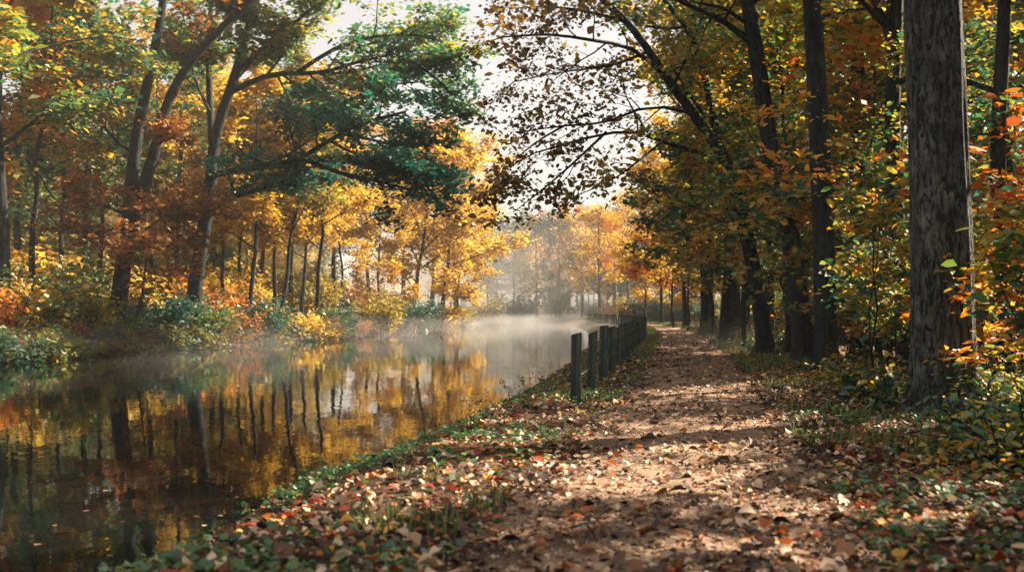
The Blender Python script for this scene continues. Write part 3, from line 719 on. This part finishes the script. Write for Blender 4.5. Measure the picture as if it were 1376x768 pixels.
BUSHES = [  # px, D, n, sc, szf, leaf, label
 (18, 40.5, 0, 1.2, 1.2, 'mixed', 'green and orange bush at the frame edge on the waterline'),
 (60, 43, 1, 1.15, 1.3, 'mixedgreen', 'large green bush with amber tips overhanging the water'),
 (112, 44.5, 2, 1.0, 1.1, 'olive', 'yellow tipped bush overhanging the water beside the forked trunk'),
 (148, 45.6, 0, .95, .9, 'green', 'rounded green bush at the foot of the forked trunk'),
 (203, 49.2, 1, 1.15, 1.15, 'teal', 'blue green bush between the forked trunk and the spreading oak'),
 (240, 51.8, 2, 1.1, .95, 'green', 'green bush trailing into the water before the oak'),
 (272, 53.6, 0, 1.15, 1.1, 'green', 'bright green bush at the foot of the spreading oak'),
 (310, 56.6, 1, 1.1, 1.0, 'rust', 'reddish bush just past the spreading oak'),
 (352, 60, 2, 1.2, 1.1, 'teal', 'dark blue green bush below the twin trunks'),
 (398, 64.5, 0, 1.1, 1.0, 'gold', 'golden bush below the ivy patched trunk'),
 (478, 76.5, 2, .8, .8, 'rust', 'low russet bush spilling into the water beyond the dark low bush'),
 (455, 74, 1, 1.1, .9, 'teal', 'dark low bush between the golden bush and yellow bush'),
 (512, 82, 2, 1.35, 1.3, 'olive', 'tall yellow bush on the bank under the broad golden tree'),
 (556, 93, 0, 1.5, 1.2, 'teal', 'dark bush under the leaning golden tree'),
 (592, 108, 1, 1.5, 1.2, 'gold', 'golden bush at the water near the bend'),
 (620, 124, 2, 1.3, 1.1, 'olive', 'last bush at the water before the mist'),
 (85, 52, 0, 1.3, 1.4, 'green', 'green bush in the wood behind the amber tipped one'),
 (180, 58, 2, 1.3, 1.3, 'gold', 'golden bush in the wood behind the blue green one'),
 (228, 62, 1, 1.3, 1.3, 'orange', 'tall orange bush in the wood seen before the oak trunk'),
 (330, 74, 0, 1.4, 1.2, 'gold', 'golden bush in the wood behind the dark blue green one'),
 (430, 86, 2, 1.5, 1.3, 'olive', 'olive bush in the wood behind the ivy patched trunk'),
 (480, 92, 1, 1.5, 1.3, 'rust', 'rust bush in the wood behind the yellow bush'),
 (700, 196, 1, 2.2, 1.4, 'teal', 'dark hazy bush on the waterline in the misty bend'),
 (655, 182, 0, 2.2, 1.4, 'olive', 'pale hazy bush on the waterline in the misty bend'),
 (748, 196, 2, 2.4, 1.5, 'green', 'hazy green bush on the far grassy bank'),
 (905, 70, 1, .0, 0, None, ''),
]
for px, D, n, sc, szf, lf, lab in BUSHES:
    if not lf: continue
    x, y = at_px(px, D)
    place('bush', VAR['bush'][n], x, y, rr.uniform(0, 6.28), sc, lab, 'shrub', 'bushes along the far bank', leaf=lf, bark='bark_dark', sz=sc * szf)

LOWS = [(1352, 9.8, 0, 1.0, 'mixedgreen', 'low green bramble bush at the path verge near the furrowed trunk'), (1388, 8.8, 1, 1.1, 'mixedgreen', 'low blue green bramble bush at the frame corner'),
 (1195, 14.8, 0, 1.2, 'mixed', 'low yellow flecked bush at the foot of the sapling'),
 (1150, 19, 1, 1.1, 'olive', 'low pale green bush beside the straight grey trunk'), (1345, 13.5, 1, 1.3, 'mixedgreen', 'low dark bush behind the furrowed trunk'),
 (1040, 33, 0, 1.3, 'mixedgreen', 'low green bush on the verge by the slender slanting trunk'), (1016, 41, 1, 1.4, 'olive', 'low yellow green bush on the verge by the thick dark trunk'),
 (960, 57, 0, 1.6, 'olive', 'low yellow bush on the verge halfway along the path')]
for px, D, n, sc, lf, lab in LOWS:
    x, y = at_px(px, D)
    place('low_bush', VAR['lowbush'][n], x, y, rr.uniform(0, 6.28), sc, lab, 'shrub', 'low bushes on the path verge', leaf=lf, bark='bark_dark')

# deep wood that reads as one mass on either side
def mass(name, label, spots, leafnames, seed, kind='far', cat='wood', s0=.8, s1=1.15):
    rng = np.random.default_rng(seed)
    out = MB(); src = []
    for var in VAR[kind]:
        parts = []
        for me in var:
            V = np.empty(len(me.vertices) * 3, np.float32); me.vertices.foreach_get('co', V); V = V.reshape(-1, 3)
            A = np.empty(len(V), np.float32); me.attributes['v'].data.foreach_get('value', A)
            n = len(me.polygons); lt = np.empty(n, np.int32); ls = np.empty(n, np.int32); mi = np.empty(n, np.int32); lv = np.empty(len(me.loops), np.int32)
            me.polygons.foreach_get('loop_total', lt); me.polygons.foreach_get('loop_start', ls); me.polygons.foreach_get('material_index', mi); me.loops.foreach_get('vertex_index', lv)
            q = lt == 4
            parts.append((V, A, lv[ls[q][:, None] + np.arange(4)], mi[q]))
        src.append(parts)
    for x, y in spots:
        parts = src[rng.integers(len(src))]; a = rng.uniform(0, 6.28); s = rng.uniform(s0, s1); z = H1(x, y); li = 1 + rng.integers(len(leafnames))
        Rm = np.array([[math.cos(a), -math.sin(a), 0], [math.sin(a), math.cos(a), 0], [0, 0, 1]]) * s
        for V, A, f, mi in parts:
            W = V @ Rm.T + np.array([x, y, z]); base = out.n
            out.v.append(W); out.a.append(A); out.n += len(W)
            out.f4.append(f + base); out.m4.append(np.where(mi == 1, li, 0)); out.s4.append(mi == 0)
    return stuff(link(name, out.mesh(name, [M['bark_dark']] + [M[l] for l in leafnames])), label, cat)
rg = np.random.default_rng(77)
def off_edge0(y): return np.interp(y, LEFT_E[:, 1][:18], LEFT_E[:, 0][:18])
spL = []
while len(spL) < 70:
    y = rg.uniform(60, 190); edge = np.interp(y, LEFT_E[:, 1][:18], LEFT_E[:, 0][:18]); x = edge - rg.uniform(14 if y > 95 else 26, 75)
    if y > 150: x -= 6
    spL.append((x, y))
for _ in range(45):
    y = rg.uniform(120, 185); spL.append((off_edge0(y) - rg.uniform(40, 120), y))
mass('deep_wood', 'deep golden wood behind the tree row on the far canal bank', spL, ['gold', 'olive', 'green', 'gold'], 5)
spR = []
while len(spR) < 50:
    y = rg.uniform(22, 210); c = np.interp(y, PATH_C[:, 1][:40], PATH_C[:, 0][:40]); x = c + rg.uniform(13 + y * .03, 60)
    spR.append((x, y))
for y in np.arange(-1.5, 7.0, 1.7):  # unseen trees added out of frame to throw shade on the near path
    k = rg.uniform(13, 26); spR.append((1.6 + .83 * k, y + .56 * k))
mass('shaded_wood', 'deep shaded wood beyond the trunks beside the path, plus unseen trees added for shade', spR, ['mixedgreen', 'olive', 'teal', 'green', 'mixedgreen'], 6)
spB = [(rg.uniform(-150, 60), rg.uniform(264, 330)) for _ in range(85)] + [(rg.uniform(15, 60), rg.uniform(165, 255)) for _ in range(40)] 
mass('misty_wood', 'wood fading into mist beyond the canal bend', spB, ['teal', 'olive', 'rust', 'gold'], 7)

def off_edge(y, d):
    return np.interp(y, LEFT_E[:, 1][:18], LEFT_E[:, 0][:18]) - d
spU = []
for y in np.arange(34, 150, .42):
    spU.append((off_edge(y, rg.uniform(-.4, .8)), y))
mass('bank_undergrowth', 'tangle of low leafy undergrowth hanging over the far waterline', spU, ['green', 'rust', 'olive', 'teal', 'brown'], 8, 'lowfar', 'undergrowth', .7, 1.5)
spU = []
while len(spU) < 260:
    y = rg.uniform(36, 165); dd = rg.uniform(3, 60); spU.append((off_edge(y, dd), y))
mass('wood_undergrowth', 'leafy undergrowth between the trunks of the far bank wood', spU, ['green', 'rust', 'olive', 'gold', 'orange', 'olive', 'gold'], 9, 'farbush', 'undergrowth', .8, 1.6)
spU = []
while len(spU) < 150:
    y = rg.uniform(18, 160); c = np.interp(y, PATH_C[:, 1][:40], PATH_C[:, 0][:40]); spU.append((c + rg.uniform(5.5 + 0.02 * y, 34), y))
for _ in range(40):
    spU.append((rg.uniform(-60, 40), rg.uniform(250, 262)))
for _ in range(90):
    y = rg.uniform(120, 215); spU.append((np.interp(y, PATH_C[:, 1][:40], PATH_C[:, 0][:40]) + rg.uniform(3, 30), y))
mass('shaded_undergrowth', 'dark leafy undergrowth in the wood beside the path', spU, ['green', 'mixedgreen', 'olive', 'teal', 'mixed'], 10, 'farbush', 'undergrowth', .6, 1.3)
spU = []
while len(spU) < 90:
    y = rg.uniform(70, 185); spU.append((off_edge0(y) - rg.uniform(12 if y > 95 else 22, 80), y))
mass('understorey', 'bushy golden understorey deep in the far bank wood', spU, ['gold', 'olive', 'gold', 'green'], 12, 'understorey', 'undergrowth', .75, 1.2)

# ------------------------------------------------------------------ fence
fr = tag(bpy.data.objects.new('post_fence', None), 'row of square dark green wooden posts strung with wire along the canal bank', 'fence')
COL.objects.link(fr); fr.location = (0.98, 15.4, H1(.98, 15.4))
def post_mesh(w, h, slant):
    b = MB(); c = .012; z0 = -.35
    o = [(-w + c, -w), (w - c, -w), (w, -w + c), (w, w - c), (w - c, w), (-w + c, w), (-w, w - c), (-w, -w + c)]
    tops = [h + slant * x / w for x, y in o]
    V = [(x, y, z0) for x, y in o] + [(x, y, t - .012) for (x, y), t in zip(o, tops)] + [(x * .9, y * .9, t) for (x, y), t in zip(o, tops)]
    f = [[i, (i + 1) % 8, 8 + (i + 1) % 8, 8 + i] for i in range(8)] + [[8 + i, 8 + (i + 1) % 8, 16 + (i + 1) % 8, 16 + i] for i in range(8)]
    f += [[16, 17, 18, 19], [16, 19, 20, 23], [20, 21, 22, 23]]
    b.add(np.array(V), f)
    return b.mesh('post', [M['post']])
PM = [post_mesh(.082, 1.06, .022), post_mesh(.078, 1.03, .03), post_mesh(.085, 1.08, .012)]
fl = np.array(FENCE_L); fs = np.concatenate([[0], np.cumsum(np.hypot(*np.diff(fl, axis=0).T))])
pos = []; s = 0; rf = random.Random(3)
while s < fs[-1]:
    pos.append((np.interp(s, fs, fl[:, 0]), np.interp(s, fs, fl[:, 1]))); s += rf.uniform(2.35, 2.75)
tops = []
for i, (x, y) in enumerate(pos):
    o = link('post', PM[i % 3], fr); z = H1(x, y)
    o.location = (x - fr.location.x, y - fr.location.y, z - fr.location.z)
    o.rotation_euler = (rf.uniform(-.045, .045), rf.uniform(-.045, .045), rf.uniform(-.12, .12) - .15)
    tops.append(np.array([x, y, z]) - np.array(fr.location))
for hz in (.8, .42):
    b = MB(); wp = []
    for a, c in zip(tops[:-1], tops[1:]):
        for k in range(5):
            t = k / 5; q = a + (c - a) * t; q = q + np.array([.0, 0, hz - .05 * 4 * t * (1 - t)]); wp.append(q)
    b.tube(np.array(wp), np.full(len(wp), .009), 5)
    link('wire', b.mesh('wire', [M['wire']]), fr)

# ------------------------------------------------------------------ ground litter, plants, grass
rl = np.random.default_rng(9)
def scatter(n, y0, y1, pw, xl, xr):
    u = rl.uniform(0, 1, n); y = y0 * (y1 / y0) ** (u ** pw)
    c = np.interp(y, PATH_C[:, 1][:40], PATH_C[:, 0][:40])
    x = c + rl.uniform(xl, xr, n)
    return x, y
def ground_z(x, y):
    z = height(x, y); pd = path_d(x, y)
    return z + np.where(pd < 1.25, .035, 0.0) , pd
def ok_land(x, y, m=.25):
    return (~inside(x, y, CANAL)) & (seg_dist(x, y, RIGHT_E) > m)
b = MB()
x, y = scatter(140000, 4.2, 75, 1.0, -7, 13)
k = ok_land(x, y, .12); x, y = x[k], y[k]
z, pd = ground_z(x, y)
patch = wob(x, y, .9, 4) + .6 * wob(x, y, 2.6, 8)
dens = np.where(pd < 1.25, np.clip(.54 + .3 * patch + .35 * sstep(.7, 1.25, pd), .06, 1), np.clip(.95 + .3 * wob(x, y, .7, 1), .4, 1))
dens = np.where((pd < 1.25) & (y > 16), dens * .75, dens)
k = rl.uniform(0, 1, len(x)) < dens; x, y, z, pd = x[k], y[k], z[k], pd[k]
p = np.stack([x, y, z + .006 + rl.uniform(0, .03, len(x)) * np.where(pd < 1, .5, 1)], -1)
v = rl.uniform(0, 1, len(x)) ** 1.25
inp = pd < 1.25
v = np.where(inp, v * .78, v)
hot = (wob(x, y, 1.2, 6) > .45) & (~inp)
v = np.where(hot & (rl.uniform(0, 1, len(x)) < .55), .72 + .27 * rl.uniform(0, 1, len(x)), v)
sz = np.clip(np.exp(rl.normal(math.log(.058), .42, len(x))), .025, .15) * np.where(y > 25, 1.25, 1.0)
b.leaves(p, sz, rl, np.clip(v, 0, .999), 0, .38, True, 0, .36, curl=.22)
# crushed crumbs and grit trodden into the path
x, y = scatter(60000, 4.2, 40, 1.0, -1.4, 1.4)
z, pd = ground_z(x, y)
k = (pd < 1.3) & (wob(x, y, 1.9, 14) + rl.normal(0, .5, len(x)) > -.2); x, y, z = x[k], y[k], z[k]
b.leaves(np.stack([x, y, z + .004 + rl.uniform(0, .008, len(x))], -1), rl.uniform(.008, .026, len(x)), rl, rl.uniform(0, .62, len(x)), 0, .5, False, 0, .4)
stuff(link('fallen_leaves', b.mesh('fallen_leaves', [M['litter']])), 'carpet of dry brown and tan fallen leaves over path and bank', 'leaves')

b = MB()
x, y = scatter(60000, 4.2, 60, 1.0, -7, 11)
k = ok_land(x, y, .1); x, y = x[k], y[k]; z, pd = ground_z(x, y)
near = seg_dist(x, y, RIGHT_E)
m = wob(x, y, .75, 11) + .5 * wob(x, y, 2.0, 5) + .8 * wob(x, y, 6.5, 7) + rl.normal(0, .25, len(x))
keep = (pd > 1.2) & (((rl.uniform(0, 1, len(x)) < .6) & (m > np.where(x < np.interp(y, PATH_C[:, 1][:40], PATH_C[:, 0][:40]), .25, .5)) & (pd < 4)) | ((near < 1.3) & (m > .2)))
x, y, z = x[keep], y[keep], z[keep]
nl = 4
xx = np.repeat(x, nl) + rl.normal(0, .05, len(x) * nl); yy = np.repeat(y, nl) + rl.normal(0, .05, len(x) * nl)
zz = np.repeat(z, nl) + rl.uniform(.01, .09, len(x) * nl) * np.repeat(rl.uniform(.4, 1.7, len(x)), nl)
b.leaves(np.stack([xx, yy, zz], -1), rl.uniform(.035, .075, len(xx)), rl, np.clip(rl.normal(.5, .3, len(xx)), 0, 1), 0, .45, True, .2, .42)
stuff(link('ground_cover', b.mesh('ground_cover', [M['cover']])), 'patches of small green leafy plants along bank and verge', 'ground cover')

b = MB()
fx = rl.uniform(-14, 3, 1500); fy = 6 + 34 * rl.uniform(0, 1, 1500) ** 1.3
k = inside(fx, fy, CANAL) & (seg_dist(fx, fy, RIGHT_E) > .05) & (rl.uniform(0, 1, 1500) < np.exp(-seg_dist(fx, fy, RIGHT_E) / 1.8) + .04)
fx, fy = fx[k], fy[k]
b.leaves(np.stack([fx, fy, np.full(len(fx), WATER + .004)], -1), rl.uniform(.04, .08, len(fx)), rl, rl.uniform(.0, .5, len(fx)), 0, .03, True, 0, .36, curl=.03)
stuff(link('floating_leaves', b.mesh('floating_leaves', [M['litter']])), 'fallen leaves floating on the water near the bank', 'leaves')

def blades(name, label, n, sel, h0, h1):
    b = MB(); x, y = scatter(n, 6, 150, 1.0, -8, 8)
    k = ok_land(x, y, .1); x, y = x[k], y[k]; z, pd = ground_z(x, y)
    k = sel(x, y, pd); x, y, z = x[k], y[k], z[k]; n = len(x)
    h = rl.uniform(h0, h1, n) * np.clip(.8 + y / 70, .8, 1.6); a = rl.uniform(0, 6.28, n); wd = .006 + .00022 * y
    dx, dy = np.cos(a), np.sin(a); ln = rl.uniform(.15, .6, n) * h
    B0 = np.stack([x - dy * wd, y + dx * wd, z - .01], -1); B1 = np.stack([x + dy * wd, y - dx * wd, z - .01], -1)
    M0 = np.stack([x + dx * ln * .4 - dy * wd * .7, y + dy * ln * .4 + dx * wd * .7, z + h * .6], -1); M1 = np.stack([x + dx * ln * .4 + dy * wd * .7, y + dy * ln * .4 - dx * wd * .7, z + h * .6], -1)
    Tt = np.stack([x + dx * ln, y + dy * ln, z + h], -1)
    V = np.stack([B0, B1, M1, M0, Tt], 1).reshape(-1, 3); i = np.arange(n)[:, None] * 5
    b.add(V, i + np.array([0, 1, 2, 3]), i + np.array([3, 2, 4]), 0, np.repeat(np.clip(rl.normal(.5, .3, n), 0, 1), 5))
    stuff(link(name, b.mesh(name, [M['grass']])), label, 'grass')
blades('verge_grass', 'tufts of short green grass beside the path and fence', 90000,
       lambda x, y, pd: (pd > 1.15) & (pd < 3.1) & (wob(x, y, .8, 21) + .6 * wob(x, y, 2.2, 3) > np.where(y > 24, -.25, .55)), .06, .2)

def weed(x, y, h, lean, n, seed, label):
    rng = np.random.default_rng(seed); b = MB(); L = MB()
    for k in range(n):
        q = bend(rng, (rng.normal(0, .03), rng.normal(0, .03), -.03), (lean + rng.normal(0, .25), rng.normal(0, .25), 1), h * rng.uniform(.6, 1.1), 6, .12, -.03)
        b.tube(q, np.linspace(.005, .002, 7), 4)
        for j in range(7):
            p, tg = at_t(q, rng.uniform(.35, 1)); s = p + rng.normal(0, .05, 3)
            b.tube([p, (p + s) / 2 + [0, 0, .01], s], [.002, .002, .0015], 3)
            L.leaves([s], rng.uniform(.04, .07), rng, np.array([rng.uniform(0, .9)]), 0, .8, True, .3, .45)
    e = bpy.data.objects.new('weed', None); COL.objects.link(e); e.location = (x, y, H1(x, y)); tag(e, label, 'plant', 'dry weeds at the water edge')
    link('stem', b.mesh('stem', [M['stem']]), e); link('foliage', L.mesh('foliage', [M['brown']]), e)
for i, (px, D, h, ln, n, lab) in enumerate([(712, 18.5, .55, -.3, 5, 'dry branching weed with dark seed heads beside the first fence post'), (655, 15.0, .5, -.5, 3, 'dark weed leaning over the water below the fence'),
     (640, 12.4, .45, -.3, 4, 'dark weed with round leaves halfway down the bank edge'), (590, 11.2, .4, -.2, 4, 'short weed beside a green plant at the water edge'), (735, 21.5, .5, -.2, 4, 'bushy dry weed behind the first fence post'),
     (690, 16.6, .6, -.6, 2, 'single thin stalk slanting above the water'), (1118, 21.8, .8, 0, 4, 'pale upright weed at the foot of the straight grey trunk')]):
    x, y = at_px(px, D)
    for _ in range(40):
        if bool(ok_land(np.array([x]), np.array([y]), .2)[0]): break
        x += .08
    weed(x, y, h, ln, n, 300 + i, lab)

# fallen branch at the far waterline
b = MB(); q = resample([P(163, 480, 46), P(176, 445, 46.5), P(190, 410, 47), P(198, 335, 47.5)], 10)
bz = q[0].copy()
fo = tag(link('leaning_branch', None) if False else bpy.data.objects.new('leaning_branch', None), 'bare thin branch leaning out of the water below the forked trunk', 'branch'); COL.objects.link(fo); fo.location = bz
b.tube(q - bz, np.linspace(.1, .03, 10), 7); link('wood', b.mesh('wood', [M['bark_dark']]), fo)
b = MB(); b.tube(resample([np.zeros(3) + (q[4] - bz), q[4] - bz + [-.4, .1, .8], q[4] - bz + [-.9, .2, 1.3]], 5), np.linspace(.035, .012, 5), 5); link('side_twig', b.mesh('side_twig', [M['bark_dark']]), fo)

# ------------------------------------------------------------------ air
def volume_box(name, lo, hi, density, color, aniso, noise=None, label='', cat='haze'):
    b = MB(); (x0, y0, z0), (x1, y1, z1) = lo, hi
    V = np.array([(x0, y0, z0), (x1, y0, z0), (x1, y1, z0), (x0, y1, z0), (x0, y0, z1), (x1, y0, z1), (x1, y1, z1), (x0, y1, z1)])
    b.add(V, [[3, 2, 1, 0], [4, 5, 6, 7], [0, 1, 5, 4], [1, 2, 6, 5], [2, 3, 7, 6], [3, 0, 4, 7]])
    m, t, out = new_mat(name)
    pv = t.nodes.new('ShaderNodeVolumePrincipled'); pv.inputs['Color'].default_value = (*color, 1); pv.inputs['Density'].default_value = density; pv.inputs['Anisotropy'].default_value = aniso
    t.links.new(pv.outputs[0], out.inputs['Volume'])
    if noise: noise(m, t, pv)
    return stuff(link(name, b.mesh(name, [m])), label, cat)
volume_box('haze', (-340, -80, -4.5), (340, 500, 40), .0005, (.95, .93, .90), .0, None, 'thin pale morning haze thickening with distance')
def mist_nodes(m, t, pv):
    tc = t.nodes.new('ShaderNodeTexCoord'); mp = t.nodes.new('ShaderNodeMapping'); mp.inputs['Scale'].default_value = (.16, .09, .5)
    n = t.nodes.new('ShaderNodeTexNoise'); n.inputs['Scale'].default_value = 1.0; n.inputs['Detail'].default_value = 4
    t.links.new(tc.outputs['Object'], mp.inputs[0]); t.links.new(mp.outputs[0], n.inputs['Vector'])
    mr = t.nodes.new('ShaderNodeMapRange'); mr.inputs['From Min'].default_value = .46; mr.inputs['From Max'].default_value = .68; mr.inputs['To Max'].default_value = 1.0
    t.links.new(n.outputs['Fac'], mr.inputs['Value'])
    sp = t.nodes.new('ShaderNodeSeparateXYZ'); t.links.new(tc.outputs['Object'], sp.inputs[0])
    hz = t.nodes.new('ShaderNodeMapRange'); hz.interpolation_type = 'SMOOTHSTEP'
    hz.inputs['From Min'].default_value = -.5; hz.inputs['From Max'].default_value = 1.3; hz.inputs['To Min'].default_value = 1; hz.inputs['To Max'].default_value = 0
    t.links.new(sp.outputs['Z'], hz.inputs['Value'])
    yr = t.nodes.new('ShaderNodeMapRange'); yr.inputs['From Min'].default_value = 36; yr.inputs['From Max'].default_value = 120; yr.inputs['To Min'].default_value = .55; yr.inputs['To Max'].default_value = 1.0
    t.links.new(sp.outputs['Y'], yr.inputs['Value'])
    a = t.nodes.new('ShaderNodeMath'); a.operation = 'MULTIPLY'; t.links.new(mr.outputs[0], a.inputs[0]); t.links.new(hz.outputs[0], a.inputs[1])
    b2 = t.nodes.new('ShaderNodeMath'); b2.operation = 'MULTIPLY'; t.links.new(a.outputs[0], b2.inputs[0]); t.links.new(yr.outputs[0], b2.inputs[1])
    c = t.nodes.new('ShaderNodeMath'); c.operation = 'MULTIPLY'; c.inputs[1].default_value = .036; t.links.new(b2.outputs[0], c.inputs[0])
    t.links.new(c.outputs[0], pv.inputs['Density'])
volume_box('mist', (-34, 34, -.49), (10, 250, 1.8), .03, (.97, .95, .93), .0, mist_nodes, 'low white mist drifting over the canal water', 'mist')

def bank_nodes(m, t, pv):
    tc = t.nodes.new('ShaderNodeTexCoord'); sp = t.nodes.new('ShaderNodeSeparateXYZ'); t.links.new(tc.outputs['Object'], sp.inputs[0])
    n = t.nodes.new('ShaderNodeTexNoise'); n.inputs['Scale'].default_value = .05; n.inputs['Detail'].default_value = 3; t.links.new(tc.outputs['Object'], n.inputs['Vector'])
    def mr(sock, a, b, c, d):
        q = t.nodes.new('ShaderNodeMapRange'); q.interpolation_type = 'SMOOTHSTEP'
        for k, v in zip(('From Min', 'From Max', 'To Min', 'To Max'), (a, b, c, d)): q.inputs[k].default_value = v
        t.links.new(sock, q.inputs['Value']); return q.outputs[0]
    def mul(a, b):
        q = t.nodes.new('ShaderNodeMath'); q.operation = 'MULTIPLY'; t.links.new(a, q.inputs[0])
        if isinstance(b, float): q.inputs[1].default_value = b
        else: t.links.new(b, q.inputs[1])
        return q.outputs[0]
    d = mul(mul(mr(sp.outputs['Y'], 125, 200, 0, 1), mr(sp.outputs['Z'], 3, 24, 1, 0)), mul(mr(n.outputs['Fac'], .3, .65, .4, 1), mul(mr(sp.outputs["X"], 14, 34, 1, 0), .007)))
    t.links.new(d, pv.inputs['Density'])
volume_box('mist_bank', (-80, 120, -.48), (36, 262, 25), .01, (.97, .95, .92), .0, bank_nodes, 'soft bank of pale mist hanging round the canal bend', 'mist')
